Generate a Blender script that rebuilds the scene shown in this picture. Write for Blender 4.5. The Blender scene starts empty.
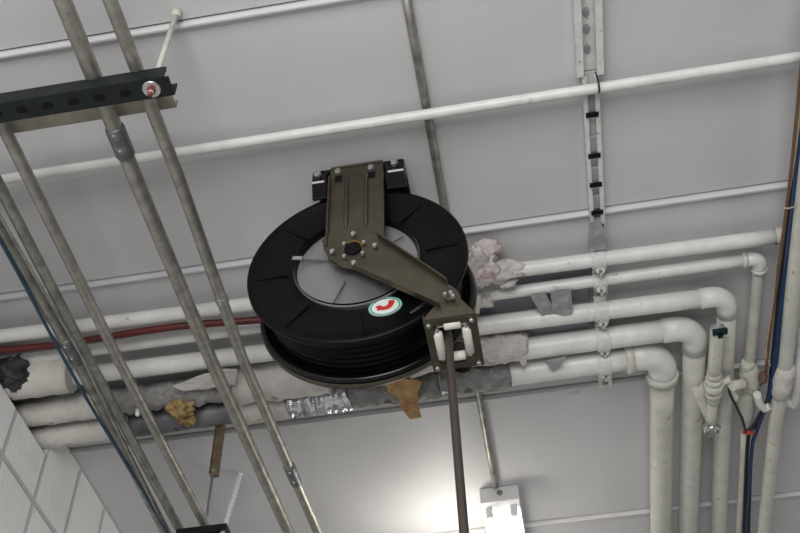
import bpy, bmesh, math, random
from mathutils import Vector, Matrix
random.seed(7)
SC = bpy.context.scene
COL = SC.collection
CAMZ, CEIL, F = 1.55, 3.55, 1066.6
# rows: camera right, camera down, camera forward, in world axes (from the photo's vanishing points)
R0 = Vector((0.98551426, 0.16823257, -0.02143456))
R1 = Vector((-0.13915869, 0.72993501, -0.66920082))
R2 = Vector((-0.09693554, 0.66248976, 0.74277239))
EYE = Vector((0, 0, CAMZ))

def ray(px, py):
    return R0 * ((px - 400) / F) + R1 * ((py - 266.5) / F) + R2
def on(px, py, axis, val):
    d = ray(px, py)
    return EYE + d * ((val - EYE[axis]) / d[axis])
def at(px, py, drop=0.0):
    """point at a given distance below the ceiling"""
    return on(px, py, 2, CEIL - drop)

# ------------------------------------------------------------------ camera
cam = bpy.data.cameras.new('camera')
cam.sensor_width = 36
cam.lens = F * 36 / 800
cam.clip_start = .02
co = bpy.data.objects.new('camera', cam)
COL.objects.link(co)
m = Matrix((R0, -R1, -R2)).transposed().to_4x4()
m.translation = EYE
co.matrix_world = m
SC.camera = co

# ------------------------------------------------------------------ materials
def mat(name, col, rough=.5, metal=0.0, var=0.0, scale=8.0, bump=0.0, bscale=40.0, col2=None, stain=None, spec=.5, coat=0):
    M = bpy.data.materials.new(name)
    M.use_nodes = True
    nt = M.node_tree
    b = nt.nodes['Principled BSDF']
    b.inputs['Base Color'].default_value = (*col, 1)
    b.inputs['Roughness'].default_value = rough
    b.inputs['Metallic'].default_value = metal
    b.inputs['Specular IOR Level'].default_value = spec
    b.inputs['Coat Weight'].default_value = coat
    tc = nt.nodes.new('ShaderNodeTexCoord')
    src = None
    if var or col2:
        n = nt.nodes.new('ShaderNodeTexNoise')
        n.inputs['Scale'].default_value = scale
        n.inputs['Detail'].default_value = 6
        n.inputs['Roughness'].default_value = .65
        nt.links.new(tc.outputs['Object'], n.inputs['Vector'])
        r = nt.nodes.new('ShaderNodeValToRGB')
        c2 = col2 if col2 else tuple(max(0, c * (1 - var)) for c in col)
        c1 = col if col2 else tuple(min(1, c * (1 + var * .5)) for c in col)
        r.color_ramp.elements[0].position = .36
        r.color_ramp.elements[1].position = .64
        r.color_ramp.elements[0].color = (*c2, 1)
        r.color_ramp.elements[1].color = (*c1, 1)
        nt.links.new(n.outputs['Fac'], r.inputs['Fac'])
        src = r.outputs['Color']
    if stain:
        sc, thr, sccol = stain
        n = nt.nodes.new('ShaderNodeTexNoise')
        n.inputs['Scale'].default_value = sc
        n.inputs['Detail'].default_value = 8
        nt.links.new(tc.outputs['Object'], n.inputs['Vector'])
        r = nt.nodes.new('ShaderNodeValToRGB')
        r.color_ramp.elements[0].position = thr
        r.color_ramp.elements[1].position = min(1, thr + .07)
        nt.links.new(n.outputs['Fac'], r.inputs['Fac'])
        mx = nt.nodes.new('ShaderNodeMix')
        mx.data_type = 'RGBA'
        nt.links.new(r.outputs['Color'], mx.inputs[0])
        if src: nt.links.new(src, mx.inputs[6])
        else: mx.inputs[6].default_value = (*col, 1)
        mx.inputs[7].default_value = (*sccol, 1)
        src = mx.outputs[2]
    if src: nt.links.new(src, b.inputs['Base Color'])
    if bump:
        n = nt.nodes.new('ShaderNodeTexNoise')
        n.inputs['Scale'].default_value = bscale
        n.inputs['Detail'].default_value = 5
        nt.links.new(tc.outputs['Object'], n.inputs['Vector'])
        bp = nt.nodes.new('ShaderNodeBump')
        bp.inputs['Strength'].default_value = bump
        bp.inputs['Distance'].default_value = .01
        nt.links.new(n.outputs['Fac'], bp.inputs['Height'])
        nt.links.new(bp.outputs['Normal'], b.inputs['Normal'])
    return M

def emit(name, col, s):
    M = bpy.data.materials.new(name)
    M.use_nodes = True
    nt = M.node_tree
    b = nt.nodes['Principled BSDF']
    b.inputs['Base Color'].default_value = (*col, 1)
    b.inputs['Emission Color'].default_value = (*col, 1)
    b.inputs['Emission Strength'].default_value = s
    return M

CEILM = mat('ceiling panel', (.60, .597, .61), .55, var=.05, scale=2.5, bump=.05, bscale=25, stain=(9, .74, (.40, .39, .40)))
WHITE = mat('white pipe paint', (.74, .74, .72), .38, var=.10, scale=14, bump=.05, bscale=60, stain=(30, .70, (.42, .38, .32)))
WHITE2 = mat('aged white paint', (.60, .60, .54), .45, var=.12, scale=18, bump=.08, bscale=80, stain=(38, .66, (.34, .28, .22)))
BRACK = mat('white bracket paint', (.70, .70, .69), .45, var=.15, scale=40, stain=(60, .66, (.2, .16, .13)))
GALV = mat('galvanized steel', (.40, .39, .345), .42, .75, var=.30, scale=22, bump=.12, bscale=150)
GALVD = mat('dull galvanized steel', (.34, .335, .30), .46, .7, var=.35, scale=30, bump=.15, bscale=160)
ZINC = mat('bright zinc', (.62, .63, .62), .28, .9, var=.15, scale=40)
COUP = mat('grey coupling steel', (.22, .23, .24), .45, .7, var=.25, scale=60)
GREEN = mat('dark green strut paint', (.009, .014, .013), .5, var=.35, scale=35, spec=.3, stain=(70, .74, (.10, .11, .10)))
BEIGE = mat('beige strut paint', (.30, .28, .22), .55, var=.2, scale=20)
BLACK = mat('black plastic', (.003, .003, .0032), .40, spec=.16, var=.2, scale=30, bump=.04, bscale=90)
BLACKG = mat('glossy black enamel', (.003, .003, .0035), .22, spec=.35)
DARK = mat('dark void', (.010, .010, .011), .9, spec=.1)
BRONZE = mat('bronze plated steel', (.14, .124, .092), .38, .85, var=.22, scale=10, bump=.04, bscale=60, stain=(6, .66, (.27, .22, .13)))
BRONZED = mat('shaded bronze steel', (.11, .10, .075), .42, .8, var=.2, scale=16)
SILVER = mat('brushed silver disc', (.35, .35, .355), .42, .7, var=.08, scale=7)
BRASS = mat('brass', (.65, .38, .10), .3, .9)
ROLLER = mat('white roller plastic', (.72, .71, .66), .4, var=.06, scale=20)
HOSE = mat('brown rubber hose', (.060, .046, .040), .45, var=.2, scale=30)
HOSEB = mat('black rubber hose', (.0015, .0015, .0015), .35, spec=.12)
INSUL = mat('white insulation jacket', (.60, .585, .55), .7, var=.18, scale=12, bump=.4, bscale=30, stain=(14, .66, (.30, .28, .25)))
INSULC = mat('white jacket fitting', (.60, .59, .54), .6, var=.12, scale=8, bump=.15, bscale=20)
TORN = mat('torn insulation mastic', (.66, .62, .60), .8, var=.25, scale=24, bump=.9, bscale=55, stain=(16, .58, (.48, .36, .36)))
TORN2 = mat('torn grey insulation', (.30, .295, .29), .8, var=.4, scale=22, bump=.9, bscale=45, stain=(18, .60, (.10, .095, .09)))
FOIL = mat('crinkled foil', (.75, .76, .80), .22, .9, var=.3, scale=26, bump=1.0, bscale=28)
GREYP = mat('bare grey pipe', (.17, .17, .185), .5, .3, var=.3, scale=15, stain=(20, .64, (.04, .04, .04)))
TAPE = mat('grey tape', (.34, .345, .37), .7, var=.2, scale=25, bump=.4, bscale=60)
GREYB = mat('blue grey board', (.30, .31, .35), .7, var=.12, scale=12)
FOAM = mat('yellow foam', (.42, .30, .13), .9, var=.4, scale=40, bump=1, bscale=90)
FOAMT = mat('tan torn foam', (.52, .37, .17), .9, bump=.8, bscale=70, col2=(.33, .14, .06), scale=16)
RED = mat('red hose rubber', (.095, .010, .010), .45, var=.25, scale=14)
TEAL2 = mat('dark blue cable', (.012, .026, .045), .5, var=.3, scale=30)
BLUE = mat('blue cable', (.010, .048, .14), .45, var=.3, scale=30)
TEAL = mat('blue grey cable', (.02, .06, .11), .5, var=.3, scale=30)
BROWN = mat('brown cable', (.16, .085, .045), .55, var=.3, scale=40)
TANC = mat('tan cable', (.42, .36, .25), .55, var=.2, scale=40)
BLKC = mat('black cable', (.012, .012, .016), .5)
STRAP = mat('rusty brown strap', (.25, .20, .125), .5, .5, col2=(.13, .10, .06), scale=30)
TIP = mat('dark green cap', (.003, .022, .022), .35)
REDTAG = mat('red tag', (.45, .07, .04), .6)
TAGW = mat('white tag', (.75, .75, .73), .6)
STW = mat('sticker white', (.74, .78, .76), .4)
STG = mat('sticker green', (.02, .28, .16), .4)
STT = mat('sticker teal', (.10, .36, .40), .4)
STR = mat('sticker red', (.55, .035, .03), .4)
PRINT = mat('pale print', (.10, .10, .10), .5)
FIXW = mat('white fixture enamel', (.78, .78, .79), .35)
TUBE = emit('lit tube', (1, .97, .90), 5)
GASK = mat('red stained nut', (.22, .045, .04), .5, .2)

def block_mat():
    M = bpy.data.materials.new('painted block wall')
    M.use_nodes = True
    nt = M.node_tree
    b = nt.nodes['Principled BSDF']
    b.inputs['Roughness'].default_value = .55
    tc = nt.nodes.new('ShaderNodeTexCoord')
    sp = nt.nodes.new('ShaderNodeSeparateXYZ')
    cb = nt.nodes.new('ShaderNodeCombineXYZ')
    nt.links.new(tc.outputs['Object'], sp.inputs[0])
    nt.links.new(sp.outputs[1], cb.inputs[0])
    nt.links.new(sp.outputs[2], cb.inputs[1])
    br = nt.nodes.new('ShaderNodeTexBrick')
    br.inputs['Color1'].default_value = (.86, .88, .87, 1)
    br.inputs['Color2'].default_value = (.80, .82, .80, 1)
    br.inputs['Mortar'].default_value = (.50, .50, .58, 1)
    br.inputs['Scale'].default_value = 1
    br.inputs['Mortar Size'].default_value = .011
    br.inputs['Mortar Smooth'].default_value = .5
    br.offset = 0
    br.inputs['Brick Width'].default_value = .203
    br.inputs['Row Height'].default_value = .27
    nt.links.new(cb.outputs[0], br.inputs['Vector'])
    n = nt.nodes.new('ShaderNodeTexNoise')
    n.inputs['Scale'].default_value = 7
    n.inputs['Detail'].default_value = 7
    nt.links.new(tc.outputs['Object'], n.inputs['Vector'])
    mx = nt.nodes.new('ShaderNodeMix')
    mx.data_type = 'RGBA'
    mx.blend_type = 'MULTIPLY'
    mx.inputs[0].default_value = .25
    nt.links.new(br.outputs['Color'], mx.inputs[6])
    nt.links.new(n.outputs['Color'], mx.inputs[7])
    hs = nt.nodes.new('ShaderNodeHueSaturation')
    hs.inputs['Saturation'].default_value = .35
    hs.inputs['Value'].default_value = 1.3
    nt.links.new(mx.outputs[2], hs.inputs['Color'])
    nt.links.new(hs.outputs[0], b.inputs['Base Color'])
    n2 = nt.nodes.new('ShaderNodeTexNoise')
    n2.inputs['Scale'].default_value = 60
    nt.links.new(tc.outputs['Object'], n2.inputs['Vector'])
    ad = nt.nodes.new('ShaderNodeMath')
    ad.operation = 'MULTIPLY_ADD'
    ad.inputs[1].default_value = -1.0
    nt.links.new(br.outputs['Fac'], ad.inputs[0])
    ml = nt.nodes.new('ShaderNodeMath')
    ml.operation = 'MULTIPLY'
    ml.inputs[1].default_value = .35
    nt.links.new(n2.outputs['Fac'], ml.inputs[0])
    nt.links.new(ml.outputs[0], ad.inputs[2])
    bp = nt.nodes.new('ShaderNodeBump')
    bp.inputs['Strength'].default_value = .6
    bp.inputs['Distance'].default_value = .01
    nt.links.new(ad.outputs[0], bp.inputs['Height'])
    nt.links.new(bp.outputs['Normal'], b.inputs['Normal'])
    return M
BLOCK = block_mat()

# ------------------------------------------------------------------ mesh builder
ORG = {}
class MB:
    def __init__(s):
        s.v, s.f, s.sm = [], [], []
    def add(s, vs, fs, smooth=False):
        o = len(s.v)
        s.v += [Vector(q) for q in vs]
        s.f += [[i + o for i in f] for f in fs]
        s.sm += [smooth] * len(fs)
        return s
    def box(s, c, h, ax=None):
        """box: centre, half sizes, optional axes"""
        c = Vector(c)
        ax = ax or (Vector((1, 0, 0)), Vector((0, 1, 0)), Vector((0, 0, 1)))
        vs = [c + ax[0] * (h[0] * i) + ax[1] * (h[1] * j) + ax[2] * (h[2] * k) for i in (-1, 1) for j in (-1, 1) for k in (-1, 1)]
        return s.add(vs, [(0, 1, 3, 2), (4, 6, 7, 5), (0, 4, 5, 1), (2, 3, 7, 6), (0, 2, 6, 4), (1, 5, 7, 3)])
    def tube(s, pts, r, n=20, caps=True, wob=0.0, seed=0):
        """round tube along points; r a number or one per point"""
        pts = [Vector(q) for q in pts]
        rs = r if isinstance(r, (list, tuple)) else [r] * len(pts)
        rnd = random.Random(seed)
        vs, fs = [], []
        t0 = (pts[1] - pts[0]).normalized()
        u = t0.orthogonal().normalized()
        for i, q in enumerate(pts):
            if i == 0: t = (pts[1] - q).normalized()
            elif i == len(pts) - 1: t = (q - pts[i - 1]).normalized()
            else: t = ((q - pts[i - 1]).normalized() + (pts[i + 1] - q).normalized()).normalized()
            u = (u - t * u.dot(t)).normalized()
            w = t.cross(u)
            for k in range(n):
                a = 2 * math.pi * k / n
                rr = rs[i] * (1 + (rnd.uniform(-wob, wob) if wob else 0))
                vs.append(q + (u * math.cos(a) + w * math.sin(a)) * rr)
        for i in range(len(pts) - 1):
            for k in range(n):
                k2 = (k + 1) % n
                fs.append((i * n + k, i * n + k2, (i + 1) * n + k2, (i + 1) * n + k))
        s.add(vs, fs, True)
        if caps:
            o = len(s.v) - len(vs)
            s.f.append([o + k for k in range(n)][::-1]); s.sm.append(False)
            s.f.append([o + (len(pts) - 1) * n + k for k in range(n)]); s.sm.append(False)
        return s
    def lathe(s, c, ax, prof, n=64, smooth=True):
        """profile (radius, offset along axis) turned about axis through c"""
        c, ax = Vector(c), Vector(ax).normalized()
        u = ax.orthogonal().normalized()
        w = ax.cross(u)
        vs, fs = [], []
        for r, h in prof:
            for k in range(n):
                a = 2 * math.pi * k / n
                vs.append(c + ax * h + (u * math.cos(a) + w * math.sin(a)) * r)
        for i in range(len(prof) - 1):
            for k in range(n):
                k2 = (k + 1) % n
                fs.append((i * n + k, i * n + k2, (i + 1) * n + k2, (i + 1) * n + k))
        return s.add(vs, fs, smooth)
    def prism(s, poly, d):
        """3-D polygon pushed along d"""
        d = Vector(d)
        n = len(poly)
        poly = [Vector(q) for q in poly]
        vs = poly + [q + d for q in poly]
        fs = [list(range(n))[::-1], list(range(n, 2 * n))] + [(i, (i + 1) % n, n + (i + 1) % n, n + i) for i in range(n)]
        return s.add(vs, fs)
    def blob(s, c, h, seed=0, amp=.25, ax=None, lev=3):
        bm = bmesh.new()
        bmesh.ops.create_icosphere(bm, subdivisions=lev, radius=1)
        from mathutils import noise
        ax = ax or (Vector((1, 0, 0)), Vector((0, 1, 0)), Vector((0, 0, 1)))
        vs = []
        for v in bm.verts:
            k = 1 + amp * noise.noise(v.co * 1.7 + Vector((seed * 7.1, seed * 3.3, 0))) + amp * .7 * noise.noise(v.co * 4.5 + Vector((seed, 0, seed * 5)))
            q = v.co * k
            vs.append(Vector(c) + ax[0] * (q.x * h[0]) + ax[1] * (q.y * h[1]) + ax[2] * (q.z * h[2]))
        fs = [[v.index for v in f.verts] for f in bm.faces]
        bm.free()
        return s.add(vs, fs, True)
    def sheet(s, outline, thick, seed=0, crumple=.004, sub=2):
        """torn flap: polygon fanned from its centre, subdivided, crumpled and given thickness"""
        bm = bmesh.new()
        vs = [bm.verts.new(q) for q in outline]
        f = bm.faces.new(vs)
        bmesh.ops.poke(bm, faces=[f])
        bmesh.ops.subdivide_edges(bm, edges=bm.edges[:], cuts=sub, use_grid_fill=True)
        from mathutils import noise
        for v in bm.verts:
            v.co += noise.noise_vector(v.co * 45 + Vector((seed, 0, 0))) * crumple
        bm.normal_update()
        g = bmesh.ops.solidify(bm, geom=bm.faces[:], thickness=thick)
        bm.verts.index_update()
        s.add([v.co.copy() for v in bm.verts], [[v.index for v in f.verts] for f in bm.faces], False)
        bm.free()
        return s
    def build(s, name, material, parent=None, bevel=0.0, origin=None):
        lo = Vector([min(v[i] for v in s.v) for i in range(3)])
        hi = Vector([max(v[i] for v in s.v) for i in range(3)])
        org = Vector(origin) if origin is not None else (lo + hi) / 2
        me = bpy.data.meshes.new(name)
        me.from_pydata([v - org for v in s.v], [], s.f)
        me.polygons.foreach_set('use_smooth', s.sm)
        bm = bmesh.new(); bm.from_mesh(me)
        bmesh.ops.recalc_face_normals(bm, faces=bm.faces)
        bm.to_mesh(me); bm.free()
        me.materials.append(material)
        o = bpy.data.objects.new(name, me)
        COL.objects.link(o)
        if parent is not None:
            o.parent = parent
            o.location = org - ORG[parent.name]
        else:
            o.location = org
        ORG[o.name] = org
        if bevel:
            b = o.modifiers.new('bevel', 'BEVEL')
            b.width = bevel; b.segments = 2; b.limit_method = 'ANGLE'; b.angle_limit = math.radians(40)
        return o

def tag(o, label, cat, group=None, kind=None):
    o['label'] = label
    o['category'] = cat
    if group: o['group'] = group
    if kind: o['kind'] = kind
    return o
def struct(o):
    o['kind'] = 'structure'
    return o
def thing(name, loc, label, cat, group=None):
    o = bpy.data.objects.new(name, None)
    o.empty_display_size = .05
    COL.objects.link(o)
    o.location = loc
    ORG[o.name] = Vector(loc)
    return tag(o, label, cat, group)

def arc(p, q, r, rad, n=8):
    """fillet at corner q between p and r"""
    p, q, r = Vector(p), Vector(q), Vector(r)
    a = (p - q).normalized(); b = (r - q).normalized()
    ang = a.angle(b)
    d = rad / math.tan(ang / 2)
    c = q + (a + b).normalized() * (rad / math.sin(ang / 2))
    s = q + a * d - c; e = q + b * d - c
    return [c + s.normalized().slerp(e.normalized(), i / n) * rad for i in range(n + 1)]
def lerp(a, b, t): return Vector(a) + (Vector(b) - Vector(a)) * t
def seg(a, b, n, jit=0, seed=0):
    rnd = random.Random(seed)
    out = []
    for i in range(n + 1):
        q = lerp(a, b, i / n)
        if jit and 0 < i < n: q += Vector((rnd.uniform(-jit, jit), rnd.uniform(-jit, jit), rnd.uniform(-jit, jit)))
        out.append(q)
    return out
def bolt(mb, c, ax, r, h):
    mb.lathe(c, ax, [(0, h), (r * .8, h), (r, h * .7), (r, 0), (0, 0)], 6, False)

def pbolt(parent, c, ax, r, h, m=None, name='bolt'):
    b = MB(); bolt(b, Vector(c), Vector(ax), r, h)
    return b.build(name, m or ZINC, parent)

X, Y, Z = Vector((1, 0, 0)), Vector((0, 1, 0)), Vector((0, 0, 1))

# ================================================================== SETTING
# ceiling of long panels lapped along seams that run across the picture
seamY = [(at(0, 52).y + at(330, 0).y) / 2, (at(0, 297).y + at(560, 215).y + at(785, 182).y) / 3,
         (at(75, 448).y + at(640, 378).y) / 2, (at(525, 525).y + at(800, 490).y) / 2]
step = (seamY[3] - seamY[0]) / 3
allY = [seamY[0] - step * k for k in (3, 2, 1)] + seamY + [seamY[3] + step * k for k in (1, 2, 3, 4)]
xw = (at(66, 439).x + at(116, 527).x) / 2
def ceil_profile():
    pr = [(-3.0, 0)]
    for y in allY:
        pr += [(y - .008, 0), (y - .0075, .012), (y - .0035, .012), (y - .003, -.004), (y + .001, -.013), (y + .005, -.013), (y + .016, -.004), (y + .020, 0)]
    pr.append((7.0, 0))
    return pr
mb = MB()
pr = ceil_profile()
x0, x1 = xw - .5, 4.2
vs = [(x, y, CEIL + z) for y, z in pr for x in (x0, x1)]
fs = [(2 * i, 2 * i + 1, 2 * i + 3, 2 * i + 2) for i in range(len(pr) - 1)]
mb.add(vs, fs)
n = len(mb.v)
mb.add([(x0, -3, CEIL + .1), (x1, -3, CEIL + .1), (x1, 7, CEIL + .1), (x0, 7, CEIL + .1)], [(0, 1, 2, 3)])
struct(mb.build('ceiling', CEILM))

# left block wall with a knocked-out opening for the pipes
oc = [on(px, py, 0, xw) for px, py in ((12, 398), (33, 440))]
oz = (oc[0].z + oc[1].z) / 2
oy1 = on(49, 446, 0, xw).y
oy0 = on(12, 398, 0, xw).y - .75
mb = MB()
T = .20
def wallbox(y0, y1, z0, z1, xa=xw - T, xb=xw):
    mb.box(((xa + xb) / 2, (y0 + y1) / 2, (z0 + z1) / 2), ((xb - xa) / 2, (y1 - y0) / 2, (z1 - z0) / 2))
wallbox(-3, 7, 0, oz)
wallbox(-3, oy0, oz, CEIL - .001)
wallbox(oy1, 7, oz, CEIL - .001)
W = mb.build('wall_left', BLOCK, origin=(xw, oy1 + .003, 3.284))
struct(W)
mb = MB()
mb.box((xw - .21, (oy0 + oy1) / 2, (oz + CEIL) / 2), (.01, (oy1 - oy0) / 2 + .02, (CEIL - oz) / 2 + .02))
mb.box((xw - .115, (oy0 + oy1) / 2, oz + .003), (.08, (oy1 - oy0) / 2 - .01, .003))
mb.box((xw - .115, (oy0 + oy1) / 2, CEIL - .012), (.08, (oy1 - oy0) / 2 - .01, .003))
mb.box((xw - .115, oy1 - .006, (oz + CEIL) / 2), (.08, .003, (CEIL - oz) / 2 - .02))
struct(mb.build('wall_recess', DARK, parent=W))  # near-black lining put behind the opening in place of its shade
mb = MB()
mb.box((1.2, 2, -.05), (4.5, 5.0, .05))
FLOOR = mat('grey concrete floor', (.34, .33, .31), .6, var=.2, scale=3)
struct(mb.build('floor', FLOOR))

# ================================================================== PIPES ACROSS THE CEILING
def clean(p, drop): return at(p[0], p[1], drop)

def straight(name, a, b, r, label, cat='pipe', material=WHITE, n=24):
    return tag(MB().tube(seg(a, b, 12), r, n).build(name, material), label, cat)

# upper cross pipe
U0, U1 = at(0, 180, .038), at(800, 57, .038)
d = (U1 - U0)
straight('white_pipe', U0 - d * .35, U1 + d * .5, .0118, 'slim white pipe crossing the upper ceiling alone, above the hose reel')

PR = {1: .0185, 2: .0155, 3: .0245, 4: .0300, 5: .0330}
PD = {k: .026 + r for k, r in PR.items()}
def line_to_wall(a, b, xend):
    t = (xend - b.x) / (a.x - b.x)
    return b + (a - b) * t
P = {}
P[1] = (at(0, 336.5, PD[1]), at(780, 236, PD[1]))
P[2] = (at(100, 349, PD[2]), at(745, 260, PD[2]))
P[3] = (at(150, 367, PD[3]), at(712, 297, PD[3]))
P[4] = (at(530, 348, PD[4]), at(680, 328.5, PD[4]))
P[5] = (at(530, 371, PD[5]), at(642, 356, PD[5]))

yl = {k: (P[k][0].y + P[k][1].y) / 2 for k in P}

# risers running away along the ceiling (pixel pairs: near, far)
rp = {2: ((758.5, 280), (749, 368)), 3: ((726.5, 310), (718.5, 533)), 4: ((694.5, 350), (688, 533)), 5: ((662.5, 375), (661, 533))}

def elbow_pipe(k, label, elab=None):
    a, b = P[k]
    r = PR[k]
    n0, n1 = at(*rp[k][0], PD[k]), at(*rp[k][1], PD[k])
    xc = n0.x
    corner = Vector((xc, b.y + (b.y - a.y) / (b.x - a.x) * (xc - b.x), b.z))
    start = Vector((xw - .1, a.y + (b.y - a.y) / (b.x - a.x) * (xw - .1 - a.x), b.z))
    far = n1 if k == 2 else n0 + (n1 - n0) * 2.2
    rad = r * 1.75 if k != 2 else r * 1.5
    fil = arc(start, corner, far, rad, 10)
    main = MB().tube(seg(start, fil[0], 20), r, 26)
    o = main.build('white_pipe', WHITE)
    tag(o, label, 'pipe')
    MB().tube(seg(fil[-1], far, 10), r, 26).build('riser', WHITE2, o)
    ex = 1.09 if k in (3, 4) else 1.16
    ext0 = fil[0] - (corner - start).normalized() * r * 1.1
    ext1 = fil[-1] + (far - corner).normalized() * r * 1.1
    e = MB().tube([ext0] + fil + [ext1], r * ex, 26).build('elbow', WHITE, o)
    if k in (2, 5):
        for q, dd in ((ext0, (corner - start).normalized()), (ext1, (corner - far).normalized())):
            MB().tube([q - dd * .004, q + dd * r * .55], r * (ex + .14), 26).build('elbow_collar', WHITE2, o)
    return o, corner
PIPE = {}
PIPE[2], _ = elbow_pipe(2, 'thin white pipe, second in the row, ending in a small elbow')
PIPE[3], _ = elbow_pipe(3, 'middle white pipe of the row, its riser running behind the green-capped valve')
PIPE[4], _ = elbow_pipe(4, 'thick white pipe, fourth of the row, with a smooth wide elbow at right')
PIPE[5], _ = elbow_pipe(5, 'thickest white pipe, lowest of the row, with a banded elbow nearest the light')
a, b = P[1]
s = b + (b - a) * ((xw - .1 - b.x) / (b.x - a.x))
o = MB().tube(seg(s, b, 20), PR[1], 26).build('white_pipe', WHITE)
tag(o, 'straight white pipe at the top of the row, capped beside the blue cables', 'pipe')
PIPE[1] = o
MB().lathe(b - X * .012, X, [(PR[1] * 1.12, 0), (PR[1] * 1.12, .02), (PR[1] * .9, .026), (0, .027)], 26).build('end_cap', WHITE2, o)

# ------------------------------------------------------------------ ceiling strut and its clamps
def channel(name, a, b, w, h, t, material, label, cat, dirn=None, slots=0, parent=None):
    """C channel open downward between ceiling points a and b"""
    a, b = Vector(a), Vector(b)
    ax = (b - a).normalized()
    sx = Vector((ax.y, -ax.x, 0)).normalized()
    mb = MB()
    c = (a + b) / 2; L = (b - a).length / 2
    A = (sx, ax, Z)
    mb.box(c - Z * (t / 2), (w / 2, L, t / 2), A)
    for s in (-1, 1):
        mb.box(c + sx * (s * (w / 2 - t / 2)) - Z * (h / 2 + .0002), (t / 2, L - .0003, h / 2 - .0012), A)
        mb.box(c + sx * (s * (w / 2 - w * .13)) - Z * (h - t / 2), (w * .13, L, t / 2), A)
        mb.box(c + sx * (s * (w / 2 - w * .235)) - Z * (h - h * .17), (t / 2, L - .0003, h * .16), A)
    o = mb.build(name, material)
    tag(o, label, cat)
    return o, A
so, A = channel('strut_channel', at(584, -60, .001), at(588.5, 69, .001), .058, .028, .003, BRACK,
                'wider white slotted strut at the top edge of the photo', 'strut')
s0, s1 = at(584, -60, .001), at(588.5, 69, .001)
for py in (-40, -15, 12, 29, 49):
    q = at(585.5 + py * .035, py, .0035)
    MB().prism([q + X * (.0075 * math.cos(2 * math.pi * i / 18)) + Y * (.013 * math.sin(2 * math.pi * i / 18)) - Z * .0012 for i in range(18)], Z * .001).build('slot', TAPE, so)
l0, l1 = at(588.8, 71, .001), at(604.5, 382, .001)
so2, A2 = channel('strut_channel', l0, l1, .036, .022, .003, BRACK,
                  'narrow white strut on the ceiling, holding the row of pipe clamps', 'strut')
for (py, hl) in ((100, .018), (140, .022), (170, .02), (198, .02), (216, .008)):
    f = (py - 71) / (382 - 71)
    q = at(588.8 + f * 15.7, py, .001)
    MB().box(q - Z * .014, (.0095, hl, .004), A2).build('channel_nut', GREYB, so2, bevel=.002)
    MB().box(q - Z * .0235 + A2[1] * (hl + .006), (.014, .006, .0015), A2).build('dark_clip', DARK, so2)
# cable hook holding the slim pipe
q = at(598, 85, .038)
mb = MB()
pts = [q + Vector((0, math.cos(t) * .0165, -math.sin(t) * .0165)) for t in [math.pi * (-.15 + 1.3 * i / 14) for i in range(15)]]
pts = [pts[0] + Z * .02 + Y * .0] + pts + [pts[-1] + Z * .02]
mb.tube(pts, .0022, 8)
tag(mb.build('wire_hook', BLKC), 'black wire hook holding the slim pipe to the ceiling strut', 'hook')

nm = {1: 'top white pipe, just under the grey tape', 2: 'second white pipe down', 3: 'middle white pipe of the five',
      4: 'fourth white pipe down', 5: 'lowest, thickest white pipe'}
for k in range(1, 6):
    r = PR[k]
    a, b = P[k]
    fpy = {1: 262, 2: 286, 3: 309, 4: 339, 5: 363}[k]
    cx = at(588.8 + (fpy - 71) / 311 * 15.7, fpy, PD[k]).x
    cy = a.y + (b.y - a.y) / (b.x - a.x) * (cx - a.x)
    c = Vector((cx, cy, CEIL - PD[k]))
    t = thing('pipe_clamp', Vector((cx, cy, CEIL - .023)), 'white clamp with a bolt around the ' + nm[k], 'clamp', 'white clamps along the narrow strut')
    mb = MB()
    n = 22
    ring = []
    for i in range(n + 1):
        ang = math.pi * (-.05 + 1.1 * i / n)
        ring.append(c + Vector((0, math.cos(ang), -math.sin(ang))) * (r + .0015))
    vs, fs = [], []
    for i in range(n + 1):
        rad = (ring[i] - c).normalized()
        for (dx, dr) in ((-.017, 0), (.017, 0), (.017, .003), (-.017, .003)):
            vs.append(ring[i] + X * dx + rad * dr)
    for i in range(n):
        for j in range(4):
            fs.append((4 * i + j, 4 * i + (j + 1) % 4, 4 * i + 4 + (j + 1) % 4, 4 * i + 4 + j))
    fs += [(0, 1, 2, 3), (4 * n + 3, 4 * n + 2, 4 * n + 1, 4 * n)]
    mb.add(vs, fs)
    for s in (-1, 1):
        mb.box(c + Vector((0, s * (r + .008), r * .35 + .002)), (.015, .009, .0025))
        mb.box(c + Vector((0, s * (r + .003), r * .5 + .006)), (.015, .002, r * .5))
    mb.build('strap', BRACK, t, bevel=.001)
    mb = MB()
    q = c + Vector((.003, r + .004, -r * .25))
    ax = Vector((-.1, -.3, -1)).normalized()
    mb.lathe(q, ax, [(0, .020), (.010, .020), (.0125, .016), (.0125, .004), (.016, .004), (.016, 0), (0, 0)], 14)
    mb.box(q + ax * .008, (.004, .02, .010))
    mb.build('bolt', BRACK, t, bevel=.001)
    mb = MB(); mb.lathe(q + ax * .020, ax, [(0, .004), (.0035, .004), (.004, 0)], 10).build('bolt_tip', COUP, t)

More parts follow.
